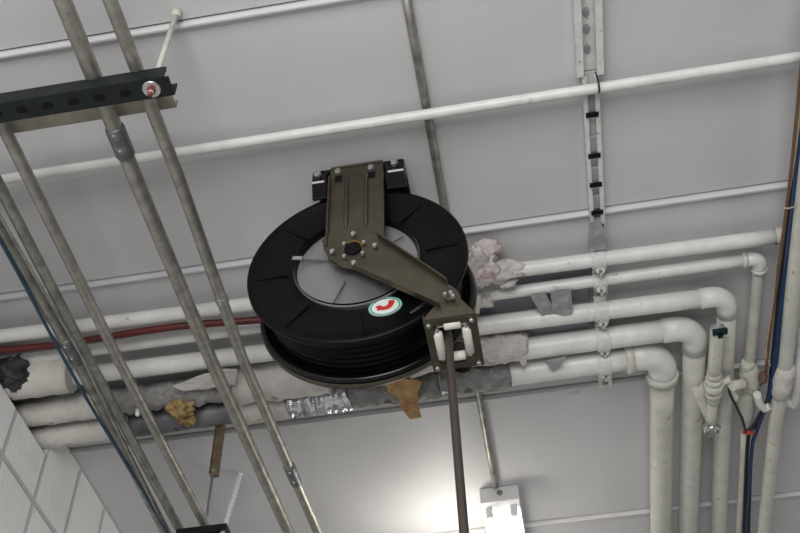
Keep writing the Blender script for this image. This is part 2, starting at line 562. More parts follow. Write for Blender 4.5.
# tape flaps and boards by the strut
def flap(name, pts, drop, material, label, cat, thick=.002, crumple=.004, seed=1, drops=None):
    out = [at(px, py, (drops[i] if drops else drop)) for i, (px, py) in enumerate(pts)]
    return tag(MB().sheet(out, thick, seed, crumple).build(name, material), label, cat)
flap('tape_flap', [(589, 222), (600, 220), (607, 238), (606, 248), (596, 251), (588, 246)], .045, TAPE, 'grey strip of tape hanging from the strut above the top pipe', 'tape', seed=2)
flap('tape_flap', [(531, 296), (545, 292), (556, 311), (549, 321), (541, 315)], .062, TAPE, 'torn grey tape flap drooping over the middle pipe, the left of two', 'tape', seed=3)
flap('tape_flap', [(551, 292), (571, 290), (573, 312), (563, 315), (552, 310)], .066, TAPE, 'squarish grey tape flap over the middle pipe, beside the pointed one', 'tape', seed=4)
flap('tape_flap', [(543, 361), (566, 356), (562, 363), (553, 371)], .093, TAPE, 'small pointed grey tape flap between the two lowest pipes', 'tape', seed=5)
flap('tape_flap', [(517, 357), (527, 355), (527, 364), (523, 366)], .092, INSUL, 'tiny white tape flap hanging under the torn pink insulation', 'tape', seed=6)
def board(pts, drop, label):
    out = [at(px, py, drop) for px, py in pts]
    return tag(MB().prism(out, Z * .006).build('grey_board', GREYB), label, 'board')
board([(500, 279), (588, 268), (592, 277), (504, 288)], .012, 'blue-grey board on the ceiling behind the two top pipes')
board([(478, 303), (588, 286), (590, 300), (480, 316)], .012, 'blue-grey board on the ceiling above the middle pipe')
board([(528, 329), (588, 320), (590, 330), (530, 341)], .030, 'small grey board between the middle pipe and the fourth pipe')

# torn insulation lumps right of the reel
mb = MB()
mb.blob(at(479, 265, .06), (.040, .062, .03), 3, .5, lev=4)
mb.blob(at(487, 248, .035), (.035, .020, .02), 4, .5)
mb.blob(at(500, 271, .05), (.060, .026, .026), 6, .45)
mb.blob(at(508, 283, .06), (.022, .014, .014), 8, .5)
mb.build('insulation_lump', TORN, PIPE[1])['label'] = 'ragged white mastic lump on the top pipe right of the reel'
mb = MB()
mb.tube(seg(at(455, 353, PD[4]), at(527, 343.5, PD[4]), 12, .003, 2), [.038, .041, .039, .042, .041, .043, .041, .041, .043, .040, .040, .037, .030], 26, wob=.09, seed=4)
mb.build('insulation_lump', TORN, PIPE[4])['label'] = 'pinkish torn insulation sleeve on the fourth pipe behind the hose guide'
mb = MB()
mb.tube(seg(at(440, 382, PD[5]), at(508, 374, PD[5]), 10, .003, 5), [.036, .040, .037, .041, .036, .040, .038, .041, .037, .040, .035], 24, wob=.14, seed=9)
mb.build('insulation_lump', TORN2, PIPE[5])['label'] = 'blackened torn insulation end on the lowest pipe below the hose guide'
mb = MB()
mb.tube(seg(at(455, 304, .05), at(492, 299, .05), 8, .002, 5), .019, 20, wob=.12, seed=11)
mb.build('insulation_lump', TORN, PIPE[2])['label'] = 'short ragged white sleeve on the second pipe beside the reel rim'

# ================================================================== LEFT PIPE INSULATION
def onpipe(k, px, off=0.0):
    """point on pipe k's axis that appears at column px"""
    a, b = P[k]
    lo, hi = -9.0, 5.0
    for _ in range(50):
        t = (lo + hi) / 2
        q = a + (b - a) * t - EYE
        u = 400 + F * q.dot(R0) / q.dot(R2)
        if u < px: lo = t
        else: hi = t
    return a + (b - a) * t
def sleeve(k, x0, x1, rad, mat_, label, name='insulation_sleeve', wob=.04, seed=1, drop=None, n=14, dy=0.0):
    a, b = onpipe(k, x0), onpipe(k, x1)
    rnd = random.Random(seed)
    rs = [rad * (1 + rnd.uniform(-wob, wob)) for _ in range(n + 1)]
    dz = Vector((0, dy, (PD[k] - drop) if drop else 0))
    o = MB().tube([q + dz for q in seg(a, b, n, .0015, seed)], rs, 28, wob=wob * .5, seed=seed).build(name, mat_, PIPE[k])
    o['label'] = label
    return o
# red hose
mb = MB()
pts = []
for i in range(25):
    t = i / 24
    px = -40 + t * 330
    py = 349.5 - .118 * px + 2.0 * math.sin(t * math.pi * 2.6 - .6)
    pts.append(at(px, py, .072))
tag(mb.tube(pts, .0095, 16).build('red_hose', RED), 'dark red rubber hose lying along the pipes left of the reel', 'hose')

# ================================================================== HOSE REEL
YF, YB = 1.475, 1.590            # front and rear flange planes
ctr = on(356.5, 262.2, 1, YF)
cx, cz = ctr.x, ctr.z
Rr = .2375

base = thing('hose_reel', Vector((cx, 1.55, CEIL)), 'large black hose reel with a bronze arm bolted to the ceiling', 'hose reel')
C = Vector((cx, 0, cz))
def flange(yc, s, R):
    """s=-1 front, +1 rear: profile of a dished flange with a rolled lip"""
    mb = MB()
    c = Vector((cx, yc, cz))
    pr = [(.134, .010), (.134, -.002), (.140, -.005), (.158, -.003), (R - .016, .000), (R - .012, .004), (R - .004, .006), (R, .002), (R + .001, -.006), (R - .003, -.011), (R - .010, -.010), (R - .016, -.004), (.158, -.009), (.140, -.012), (.130, -.006), (.134, .010)]
    mb.lathe(c, Vector((0, s, 0)), pr, 96)
    for k in range(8):
        a = math.radians(-64 + 22.5 + 45 * k)
        u = Vector((math.cos(a), 0, math.sin(a))); w = Vector((-math.sin(a), 0, math.cos(a)))
        mb.box(c + u * ((.150 + R - .02) / 2) + Vector((0, s * -.001, 0)), ((R - .02 - .150) / 2, .0016, .0022), (u, w, Vector((0, 1, 0))))
    return mb
f1 = flange(YF, -1, Rr).build('flange', BLACK, base)
f2 = flange(YB, 1, Rr).build('flange', BLACKG, base)
mb = MB()
mb.lathe((cx, YB - .001, cz), Y, [(Rr + .0012, .004), (Rr + .004, .008), (Rr + .003, .016), (Rr - .01, .018), (Rr - .012, .012), (Rr + .0012, .004)], 96)
mb.build('rim_band', BRONZED, f2)
mb = MB()
pr = []
for i in range(43):
    pr.append((.2140 + .0011 * math.cos(2 * math.pi * i / 6), .006 + i / 42 * (YB - YF - .012)))
mb.lathe((cx, YF, cz), Y, pr, 96)
mb.build('wound_hose', HOSEB, base)
# silver hub disc
mb = MB()
mb.lathe((cx, YF, cz), -Y, [(0, .000), (.05, .000), (.128, -.008), (.1345, -.006), (.1365, .003), (.1325, .006)], 80)
hub = mb.build('hub_disc', SILVER, base)
for a, r0, r1, w in ((math.radians(-112), .062, .124, .0022), (math.radians(166), .06, .124, .0035), (math.radians(30), .07, .118, .0012)):
    u = Vector((math.cos(a), 0, math.sin(a))); ww = Vector((-math.sin(a), 0, math.cos(a)))
    MB().box(Vector((cx, YF - .0015, cz)) + u * ((r0 + r1) / 2), ((r1 - r0) / 2, w * .6, .0022), (u, ww, Y)).build('slot', COUP, hub)
mb = MB()
a = math.radians(168); u = Vector((math.cos(a), 0, math.sin(a))); ww = Vector((-math.sin(a), 0, math.cos(a)))
mb.box(Vector((cx, YF - .011, cz)) + u * .130, (.011, .005, .0025), (u, ww, Y))
mb.build('clip_tab', ZINC, hub, bevel=.001)

# sticker on the front flange
ys = YF + .0012
sc = on(385.3, 306.5, 1, ys)
def disc_pt(x, z):
    z *= .74
    a = math.radians(9)
    return sc.x + x * math.cos(a) - z * math.sin(a), sc.z + x * math.sin(a) + z * math.cos(a)
def oval(r, y0, y1, r1=0.0):
    mb = MB(); n = 48
    P0 = [disc_pt(r * math.cos(2 * math.pi * k / n), r * math.sin(2 * math.pi * k / n)) for k in range(n)]
    if not r1:
        return mb.prism([Vector((x, y0, z)) for x, z in P0], Vector((0, y1 - y0, 0)))
    P1 = [disc_pt(r1 * math.cos(2 * math.pi * k / n), r1 * math.sin(2 * math.pi * k / n)) for k in range(n)]
    vs = [Vector((x, y, z)) for y in (y0, y1) for Q in (P0, P1) for x, z in Q]
    fs = []
    for k in range(n):
        j = (k + 1) % n
        fs += [(k, j, n + j, n + k), (2 * n + k, 2 * n + j, 3 * n + j, 3 * n + k), (k, j, 2 * n + j, 2 * n + k), (n + k, n + j, 3 * n + j, 3 * n + k)]
    return mb.add(vs, fs)
st = oval(.0350, ys + .004, ys - .0004).build('sticker', STW, base)
st['label'] = 'oval white sticker with green ring and red tick-like mark'
oval(.0350, ys - .0004, ys - .0007, .0328).build('pale_ring', STT, st)
oval(.0312, ys - .0004, ys - .0009, .0284).build('green_ring', STG, st)
mk = [(-.0200, .003), (-.0160, .0095), (-.0095, .0085), (-.0040, .0005), (.0020, .0005), (.0065, .0060), (.0085, .0150), (.0130, .0210), (.0150, .0165), (.0205, .0175), (.0200, .0060), (.0130, -.0080), (.0050, -.0135), (-.0050, -.0130), (-.0120, -.0105), (-.0190, -.0090), (-.0160, -.0020)]
MB().prism([Vector((disc_pt(x, z)[0], ys - .0005, disc_pt(x, z)[1])) for x, z in mk], -Y * .0006).build('red_mark', STR, st)
# worn pale print on the flange
mb = MB()
pc = Vector((cx, ys + .0004, cz))
for i, a in enumerate([math.radians(-57 + 1.55 * k) for k in range(9)]):
    u = Vector((math.cos(a), 0, math.sin(a))); ww = Vector((-math.sin(a), 0, math.cos(a)))
    mb.box(pc + u * .206, (.0028 + .0012 * (i % 2), .0016, .0012), (u, ww, Y))
mb.build('worn_print', PRINT, base)

# black ceiling mount
mb = MB()
YM0, YM1 = 1.452, 1.665
xl, xr = on(312, 176, 1, YM0).x, on(404, 165, 1, YM0).x
mb.box(((xl + xr) / 2, (YM0 + YM1) / 2, CEIL - .006), ((xr - xl) / 2, (YM1 - YM0) / 2, .006))
for x in (xl + .018, xr - .024):
    for yy in (YM0 + .012, YM1 - .012):
        hw = .018 if x < cx else .024
        mb.box((x, yy, CEIL - .028), (hw, .012, .028))
        mb.prism([Vector((x - hw, yy - .012, CEIL - .05)), Vector((x + hw, yy - .012, CEIL - .05)), Vector((x + hw * 1.25, yy - .012, CEIL - .105)), Vector((x - hw * .8, yy - .012, CEIL - .105))], Y * .008)
mp = mb.build('mounting_plate', BLACKG, base, bevel=.004)
for x, w in ((xl + .014, .014), (xr - .022, .018)):
    pbolt(mp, (x, YM0, CEIL - .020), -Y, .0095, .010)
    pbolt(mp, (x, YM0 + .010, CEIL - .056), -Z, .0095, .010)
    MB().box((x + .002, YM0 - .001, CEIL - .046), (w, .0015, .0022)).build('pale_washer', FIXW, mp)

# bronze upright, front and rear
def upright(yp, s):
    """s=-1 faces the camera"""
    a, b = on(329.2, 200, 1, yp).x, on(383.6, 200, 1, yp).x
    if s > 0: a, b = AX
    zt = CEIL - .010
    hw = (b - a) / 2; xm = (a + b) / 2
    poly = [(a, zt), (b, zt), (b, cz + .010)]
    for i in range(1, 12):
        t = math.pi * i / 12
        poly.append((xm + hw * math.cos(t), cz + .010 - hw * .98 * math.sin(t)))
    poly.append((a, cz + .010))
    mb = MB()
    mb.prism([Vector((x, yp, z)) for x, z in poly], Y * (.004 * -s))
    # bent side flanges
    for x in (a, b):
        mb.box((x, yp + s * .004, (zt + cz - .02) / 2), (.0022, .008, (zt - cz - .06) / 2))
    # top lip bent back toward the ceiling plate
    mb.box((xm, yp - s * .02, zt - .002), (hw, .024, .003))
    for e in (-.36, .36):
        mb.tube([Vector((xm + hw * e, yp + s * .0005, zt - .04)), Vector((xm + hw * e, yp + s * .0005, zt - .05)), Vector((xm + hw * e, yp + s * .0005, zt - .21)), Vector((xm + hw * e, yp + s * .0005, zt - .225))], [.002, .0055, .0055, .002], 12)
    return mb, (a, b), xm, zt
mb, AX, xm, zt = upright(YF - .030, -1)
up = mb.build('upright_arm', BRONZE, base, bevel=.0015)
mb2, _, _, _ = upright(YB + .030, 1)
mb2.build('upright_arm', BRONZE, base, bevel=.0015)
for px, py in ((338.5, 174), (371.5, 170)):
    q = on(px, py, 1, YF - .031)
    pbolt(up, q, -Y, .0085, .012)
    MB().box(q - Z * .018, (.008, .0015, .009)).build('slot', DARK, up)

# hub axle on the upright
yp = YF - .036
ha = on(353, 249.5, 1, yp)
mb = MB()
mb.lathe(ha + Z * .006, -Y, [(.012, .0045), (.0190, .0045), (.0205, 0)], 30).build('axle_collar', BRASS, base)
mb = MB()
mb.lathe(ha, -Y, [(0, .005), (.0145, .0052), (.0160, .0065), (.0175, .0065), (.0185, .003)], 30)
mb.build('axle_socket', BLACK, base)
# guide arm
def garm(yp, s):
    A = [(322, 240), (331, 232), (345, 228), (370, 233), (378, 237), (398, 249), (425, 268), (447, 283), (455, 288), (460, 294), (461, 301), (457, 307), (449, 309.5), (440, 307), (420, 298), (395, 286), (370, 274), (355, 269), (341, 266), (330, 259), (324, 250)]
    poly = [on(px, py, 1, YF - .037) for px, py in A]
    poly = [Vector((q.x, yp, q.z)) for q in poly]
    mb = MB()
    mb.prism(poly, Y * (.0035 * -s))
    # turned-up edges of the arm
    for (i, j) in ((4, 7), (13, 17)):
        p, q = poly[i], poly[j]
        ax = (q - p).normalized()
        nn = ax.cross(Y)
        mb.box((p + q) / 2 + Y * (s * .006), ((q - p).length / 2, .0018, .008), (ax, nn, Y))
    return mb, poly
mb, poly = garm(YF - .037, -1)
ga = mb.build('guide_arm', BRONZE, base, bevel=.001)
garm(YB + .037, 1)[0].build('guide_arm', BRONZE, base, bevel=.001)
for px, py in ((353.5, 235), (375, 246.5), (332.5, 252.5), (354, 264), (344.5, 245), (364, 243.5), (344.5, 257.5), (363, 254.5)):
    q = on(px, py, 1, YF - .040)
    pbolt(ga, q, -Y, .0062 if py not in (245, 243.5, 257.5, 254.5) else .0048, .007)
# outlet bracket and roller guide
endp = on(449.5, 299, 1, YF - .037)
ZG = endp.z - .050
def g(px, py): return on(px, py, 2, ZG)
TL, TR, BR, BL = g(426, 321), g(476, 314), g(482, 361), g(433, 374)
fx0, fx1 = (TL.x + BL.x) / 2, (TR.x + BR.x) / 2
fy0, fy1 = (TL.y + TR.y) / 2, (BL.y + BR.y) / 2

for yy in (fy0, fy1 - .003):
    mb = MB()
    e = Vector((endp.x, yy, endp.z))
    mb.prism([Vector((fx0, yy, ZG)), Vector((fx1, yy, ZG)), Vector((fx1 - .004, yy, ZG + .012)), e + Vector((.022, 0, -.002)), e + Vector((.014, 0, .014)), e + Vector((-.004, 0, .018)), e + Vector((-.02, 0, .002)), Vector((fx0 + .004, yy, ZG + .012))], Y * .003)
    mb.build('outlet_bracket', BRONZE, base)
# bridge pins from each arm to the bracket
pn = MB().tube([Vector((endp.x, YF - .046, endp.z)), Vector((endp.x, fy0 + .008, endp.z))], .0095, 14).build('pivot_pin', BRONZED, base)
MB().tube([Vector((endp.x, YB + .046, endp.z)), Vector((endp.x, fy1 - .008, endp.z))], .0095, 14).build('pivot_pin', BRONZED, base)
for dx, dz in ((-.007, .002), (.004, .004), (.008, -.006)):
    pbolt(pn, (endp.x + dx, YF - .044, endp.z + dz), -Y, .0045, .009)
mb = MB()
wf = .016
xm2, ym2 = (fx0 + fx1) / 2, (fy0 + fy1) / 2
for x in (fx0 + wf / 2, fx1 - wf / 2):
    mb.box((x, ym2, ZG), (wf / 2, (fy1 - fy0) / 2, .002))
    mb.box((x + (-wf / 2 if x < xm2 else wf / 2), ym2, ZG + .006), (.0015, (fy1 - fy0) / 2, .008))
for y in (fy0 + wf / 2, fy1 - wf / 2):
    mb.box((xm2, y, ZG), ((fx1 - fx0) / 2 - wf, wf / 2, .002))
gf = mb.build('roller_frame', BRONZED, base)
for x in (fx0 + .008, fx1 - .008):
    for y in (fy0 + .010, fy1 - .010):
        pbolt(gf, (x, y, ZG - .002), -Z, .0052, .006)
for (p, q, r) in ((Vector((fx0 + .021, fy0 + .038, ZG + .003)), Vector((fx0 + .021, fy1 - .030, ZG + .003)), .0095),
                  (Vector((fx1 - .021, fy0 + .034, ZG + .003)), Vector((fx1 - .021, fy1 - .038, ZG + .003)), .0095),
                  (Vector((fx0 + .036, fy0 + .021, ZG + .002)), Vector((fx1 - .030, fy0 + .021, ZG + .002)), .0095),
                  (Vector((fx0 + .040, fy1 - .032, ZG + .002)), Vector((fx1 - .032, fy1 - .032, ZG + .002)), .0095)):
    ro = MB().tube([p, lerp(p, q, .04), lerp(p, q, .96), q], [r * .7, r, r, r * .7], 18).build('roller', ROLLER, base)
    ax = (q - p).normalized()
    MB().tube([p - ax * .013, q + ax * .013], .0032, 8).build('roller_pin', ZINC, ro)
# hose hanging straight down through the guide
hx = g(448.5, 341)
hp = [Vector((cx + .1905, (YF + YB) / 2, cz - .02)), Vector((cx + .192, (YF + YB) / 2, cz - .07)), Vector((hx.x - .002, hx.y, ZG + .06)), Vector((hx.x, hx.y, ZG + .01)), Vector((hx.x, hx.y, ZG - .05))]
hp = hp + seg(Vector((hx.x, hx.y, ZG - .10)), Vector((hx.x + .01, hx.y, .9)), 10)
MB().tube(hp, .0083, 16).build('hanging_hose', HOSE, base)


# pale corner piece of tape / white wrap left of the guide
flap('foam_scrap', [(384, 382), (396, 376), (411, 378), (422, 380), (417, 392), (419, 404), (421, 416), (411, 418), (403, 410), (398, 397), (389, 392)], .099, FOAMT, 'tan torn foam scrap drooping from the lowest pipe under the reel', 'foam', thick=.004, crumple=.005, seed=8)
flap('jacket_scrap', [(410, 362), (432, 352), (433, 370), (411, 378)], .095, INSULC, 'white jacket scrap showing between the reel and the hose guide', 'insulation', thick=.003, crumple=.003, seed=9)
flap('jacket_scrap', [(474, 297), (481, 294), (479, 313), (471, 312)], .073, INSULC, 'narrow white jacket scrap above the hose guide right corner', 'insulation', thick=.003, crumple=.002, seed=10)

# ------------------------------------------------------------------ insulation left of the reel
sleeve(3, 13, 76, .054, INSULC, 'big smooth white jacket near the block wall', wob=.012, seed=21, dy=-.02, drop=.056)
sleeve(4, 8, 112, .0385, INSUL, 'white insulated section entering the block wall', wob=.04, seed=22)
sleeve(5, 20, 132, .0375, INSUL, 'white insulated section entering the block wall', wob=.04, seed=23)
sleeve(4, 112, 236, .036, TORN2, 'torn insulation, its dark grey partly standing in for a shadow band', wob=.12, seed=24, n=20)  # dark grey also carries the shadow band below the torn jacket
sleeve(5, 132, 236, .0365, GREYP, 'bare blue-grey stretch of pipe', name='bare_section', wob=.02, seed=25)
sleeve(4, 238, 330, .052, INSUL, 'broad white insulation jacket', wob=.04, seed=26)
sleeve(5, 244, 288, .040, INSUL, 'white torn insulation', wob=.08, seed=29)
sleeve(5, 288, 350, .042, FOIL, 'crinkled silver foil', wob=.09, seed=27, n=26)
sleeve(5, 350, 440, .040, TORN2, 'grey torn insulation', wob=.10, seed=28, n=18)
mb = MB()
mb.blob(at(181, 409, .105), (.034, .030, .018), 12, .6, lev=4)
mb.blob(at(188, 420, .105), (.024, .022, .012), 14, .6, lev=3)
mb.blob(at(171, 407, .105), (.016, .012, .010), 15, .6, lev=3)
tag(mb.build('foam_scrap', FOAM), 'lump of yellow foam stuck to the pipes behind the conduits', 'foam')
flap('jacket_scrap', [(174, 386), (196, 376), (222, 369), (237, 367), (236, 383), (214, 387), (190, 391)], .097, INSUL, 'torn white jacket strip peeling off above the yellow foam', 'insulation', thick=.003, crumple=.008, seed=31)
# debris in the wall opening; its near-black colour stands in for the shade inside
mb = MB()
mb.blob(on(9, 377, 0, xw) + X * .02, (.055, .055, .045), 5, .35, lev=4)
mb.blob(on(20, 388, 0, xw) + X * .0, (.05, .04, .03), 9, .4, lev=3)
tag(mb.build('debris_wad', mat('shade-dark debris', (.10, .10, .105), .8, col2=(.012, .012, .013), scale=18, bump=.8, bscale=40)), 'wad of debris stuffed in the wall opening, coloured dark for the shade inside', 'debris')

# ================================================================== LONG CONDUITS ON THE LEFT
def dropat(py):
    return .236 + (.165 - .236) * (py - 90) / (528 - 90)
def conduit(p0, p1, r, label, m=GALV, cps=(), ext=3.5, mid=None, dd=0, group='galvanized conduits on the two hanging struts'):
    a, b = at(*p0, dropat(p0[1]) + dd), at(*p1, dropat(p1[1]) + dd)
    d = b - a
    pts = [a - d * .15]
    pts += [a]
    if mid:
        for q in mid: pts.append(at(*q, dropat(q[1]) + dd))
    pts += [b, b + (b - (pts[-1])) * ext]
    full = []
    for i in range(len(pts) - 1): full += seg(pts[i], pts[i + 1], 6)[:-1]
    full.append(pts[-1])
    o = MB().tube(full, r, 24).build('metal_conduit', m)
    tag(o, label, 'conduit', group)
    for (py0, py1, k, mm) in cps:
        def pt(py):
            best = min(((lerp(full[i], full[i + 1], j / 20)) for i in range(len(full) - 1) for j in range(20)), key=lambda q: abs(266.5 + F * (q - EYE).dot(R1) / (q - EYE).dot(R2) - py))
            return best
        c0, c1 = pt(py0), pt(py1)
        ax = (c1 - c0).normalized()
        MBc = MB().tube([c0, lerp(c0, c1, .08), lerp(c0, c1, .46), lerp(c0, c1, .5), lerp(c0, c1, .54), lerp(c0, c1, .92), c1], [r * 1.06, r * k, r * k, r * (k - .06), r * k, r * k, r * 1.06], 24)
        cp = MBc.build('coupling', mm, o)
        for t in (.25, .75):
            pbolt(cp, lerp(c0, c1, t) + (-Z * .9 - Y * .4).normalized() * r * (k - .03), (-Z * .9 - Y * .4), .0035, .004, name='set_screw')
    return o
conduit((62.4, 0), (289, 533), .0165, 'wide galvanized conduit with a dark coupling just past the green strut', cps=((126, 156, 1.22, COUP),), mid=[(136, 180), (211, 360)])
conduit((110, 0), (318, 533), .0135, 'galvanized conduit nearest the reel, passing the strut bolt', cps=((296, 302, 1.14, GALVD), (465, 484, 1.22, COUP)), mid=[(179.5, 180), (243, 360)])
conduit((5, 130), (206, 527), .0130, 'galvanized conduit under the strut at left, third from the reel', mid=[(117.5, 358)])
conduit((1.5, 190), (181.5, 533), .0125, 'galvanized conduit, second from the left, close beside the leftmost pair', GALVD, mid=[(88, 358)])
conduit((-9, 215), (166, 533), .0145, 'leftmost galvanized conduit, with the blue cable along it', GALVD, cps=((338, 362, 1.2, COUP),), mid=[(76, 358)])
conduit((-15, 190), (167, 533), .0030, 'thin pale line standing in for the ceiling gap between the two leftmost conduits', GALV, mid=[(79, 352)], dd=.019, group='pale lines standing in for ceiling gaps')  # pale line added where bare ceiling shows between the conduits
# blue cable on the leftmost conduit
pts = []
for i in range(21):
    t = i / 20
    py = 170 + t * 400
    px = -25 + (py - 200) * .571 + 2.0 * math.sin(t * 9)
    pts.append(at(px, py, dropat(py) + .020))
tag(MB().tube(pts, .0042, 10).build('data_cable', TEAL), 'blue-grey cable running along the leftmost conduit', 'cable')
# bright wire nut
MB_ = MB().lathe(at(138.5, 410, .16), -Z, [(0, .02), (.006, .018), (.008, .0), (0, 0)], 10)
tag(MB_.build('wire_connector', TAGW), 'small bright white connector dot beside the third conduit', 'connector')

# ------------------------------------------------------------------ hanging struts (trapeze) with rods
ra = at(177, 12, 0.0)
zb = CEIL - .288
rodb = Vector((ra.x - .009, ra.y, zb))
def onz(px, py, z): return on(px, py, 2, z)
st = thing('hanging_strut', Vector((ra.x, ra.y, CEIL)), 'dark green punched strut hung at top left under the conduits', 'strut')
e1 = onz(172, 86, zb).x; e0 = e1 - 1.05
mb = MB()
yc = ra.y
w = .0205; h = .036; t = .0025
yc2 = yc
mb.box(((e0 + e1) / 2, yc2, zb), ((e1 - e0) / 2, w, t / 2))
for s in (-1, 1):
    mb.box(((e0 + e1) / 2 - (.0 if s > 0 else .005), yc2 + s * (w - t / 2), zb + h / 2), ((e1 - e0) / 2 - (.0 if s > 0 else .004), t / 2, h / 2))
    mb.box(((e0 + e1) / 2 - .006, yc2 + s * (w - .005), zb + h), ((e1 - e0) / 2 - .006, .005, t / 2))
ch = mb.build('channel', GREEN, st)
for k in range(9):
    x = rodb.x - .051 * (k + 1)
    MB().prism([Vector((x + .0115 * math.cos(2 * math.pi * i / 20), yc2 + .0075 * math.sin(2 * math.pi * i / 20), zb - t / 2 - .0005)) for i in range(20)], Z * .001).build('punched_hole', DARK, ch)
mb = MB()
mb.tube([ra - Z * .0, rodb - Z * .016], .0058, 12)
mb.lathe(ra, -Z, [(0, 0), (.0105, 0), (.0105, .012), (.006, .02)], 12)
mb.build('threaded_rod', WHITE2, st)
mb = MB().lathe(rodb - Z * .0015, -Z, [(0, .0025), (.0165, .0025), (.0175, .001), (.0175, 0)], 30, False)
mb.build('washer', ZINC, st)
mb = MB(); bolt(mb, rodb - Z * .004, -Z, .0085, .009); mb.lathe(rodb - Z * .012, -Z, [(0, .01), (.0050, .01), (.0055, 0)], 12)
mb.build('rod_nut', GASK, st)
# beige strut laid over the conduits
zu = CEIL - .205
e1b = onz(174, 100, zu).x
mb = MB()
yb = onz(100, 112, zu).y - .004
mb.box((e1b - .5, yb, zu), (.5, .0205, .0013))
for s in (-1, 1):
    mb.box((e1b - .5, yb + s * .0195, zu + .011), (.5, .0013, .011))
tag(mb.build('strut_channel', BEIGE), 'beige strut lying over the conduits above the green strut', 'strut')

# far hanging strut
rz = at(240.5, 473, 0.0)
zb2 = CEIL - .19
st2 = thing('hanging_strut', rz, 'dark strut end hung on a beaded rod at the bottom left edge', 'strut')
mb = MB()
e1c = onz(229, 528, zb2).x
mb.box((e1c - .075, rz.y, zb2 - .002), (.075, .0205, .0013))
for s in (-1, 1):
    mb.box((e1c - .075, rz.y + s * .0195, zb2 - .012), (.075, .0013, .011))
mb.box((e1c - .001, rz.y, zb2 - .012), (.0013, .0205, .011))
mb.build('channel', GREEN, st2)
mb = MB()
k = 13
pts, rs = [], []
for i in range(k * 4 + 1):
    pts.append(lerp(rz, Vector((rz.x - .033, rz.y, zb2 - .02)), i / (k * 4)))
    rs.append(.0085 if i % 4 < 2 else .0062)
mb.tube(pts, rs, 12)
mb.build('threaded_rod', FIXW, st2)

# brown hanging strap
sa = at(224, 404, 0.0)
sb = None
lo, hi = .05, .8
for _ in range(40):
    md = (lo + hi) / 2
    q = Vector((sa.x, sa.y, CEIL - md)) - EYE
    if 266.5 + F * q.dot(R1) / q.dot(R2) < 476: lo = md
    else: hi = md
L1 = md
stp = thing('hanging_strap', sa, 'rusty brown strap hanging from the ceiling between the conduits', 'strap')
mb = MB()
mb.box(sa - Z * (L1 / 2), (.0105, .008, L1 / 2)).box(sa - Z * (L1 / 2) + Vector((-.011, -.004, -.0)), (.0015, .010, L1 / 2))
mb.build('strap', STRAP, stp, bevel=.001)
mb = MB(); bolt(mb, sa - Z * (L1 - .012) - Y * .008, -Y, .005, .006); mb.build('bolt', ZINC, stp)
MB().box(sa - Z * (L1 + .06) + X * -.006, (.0015, .006, .062)).build('hanger_blade', COUP, stp)

# ================================================================== CEILING CONDUIT AND LIGHT
ca, cb_ = at(403, -20, .010), at(495.5, 486, .010)
o = MB().tube(seg(ca, cb_, 10), .0098, 18).build('metal_conduit', GALVD)
tag(o, 'slim grey conduit on the ceiling behind the reel, feeding the light', 'conduit')
# fluorescent fixture running away from the camera
fl, fr = at(479, 490, .01), at(518, 486, .01)
FY = (fl.y + fr.y) / 2 + .005
fxc = (fl.x + fr.x) / 2; fhw = (fr.x - fl.x) / 2
fx = thing('fluorescent_light', Vector((fxc, FY, CEIL)), 'white fluorescent strip light on the ceiling, tubes lit', 'light')
FL = 1.25
mb = MB()
mb.box((fxc, FY + FL / 2, CEIL - .028), (fhw, FL / 2, .027))
hs = mb.build('housing', FIXW, fx, bevel=.003)
for s in (-1, 1):
    x = fxc + s * fhw * .62
    MB().tube([Vector((x, FY + .05, CEIL - .078)), Vector((x, FY + FL - .05, CEIL - .078))], .0165, 16).build('tube_lamp', TUBE, fx)
    for yy in (FY + .035, FY + FL - .035):
        MB().box((x, yy, CEIL - .070), (.011, .008, .020)).build('lamp_holder', FIXW, fx, bevel=.003)
MB().tube([Vector((fxc + .002, FY - .004, CEIL - .026)), Vector((fxc + .002, FY + .002, CEIL - .026))], .009, 14).build('knockout_ring', GALVD, fx)

# ================================================================== RIGHT-HAND PLUMBING
def vpath(pp, drop): return [at(px, py, drop) for px, py in pp]
# white downpipe at far right
big = thing('white_pipe', at(775, 400, .13), 'white pipe at far right slanting past the blue cables, with a rough joint', 'pipe')
pts = vpath([(836, -60), (814, 110), (801, 222), (793, 290), (786, 360), (776, 420), (763.5, 533), (757, 590)], .10)
full = []
for i in range(len(pts) - 1): full += seg(pts[i], pts[i + 1], 4)[:-1]
MB().tube(full + [pts[-1]], .0190, 22).build('pipe_run', WHITE2, big)
ja, jb = at(786, 366, .10), at(780, 397, .10)
MB().tube(seg(ja, jb, 6, .002, 2), [.021, .026, .024, .027, .025, .024, .020], 22, wob=.07, seed=3).build('joint_wrap', INSUL, big)
# hooked small pipe at the right edge
c = [at(803, 330, .03)] + [at(px, py, .085) for px, py in ((798, 375), (796, 397), (793, 405), (786, 401), (783, 392))]
o = MB().tube(sum([seg(c[i], c[i + 1], 4)[:-1] for i in range(len(c) - 1)], []) + [c[-1]], .0125, 18).build('drain_trap', WHITE)
tag(o, 'small white hooked pipe at the right edge of the photo', 'pipe')

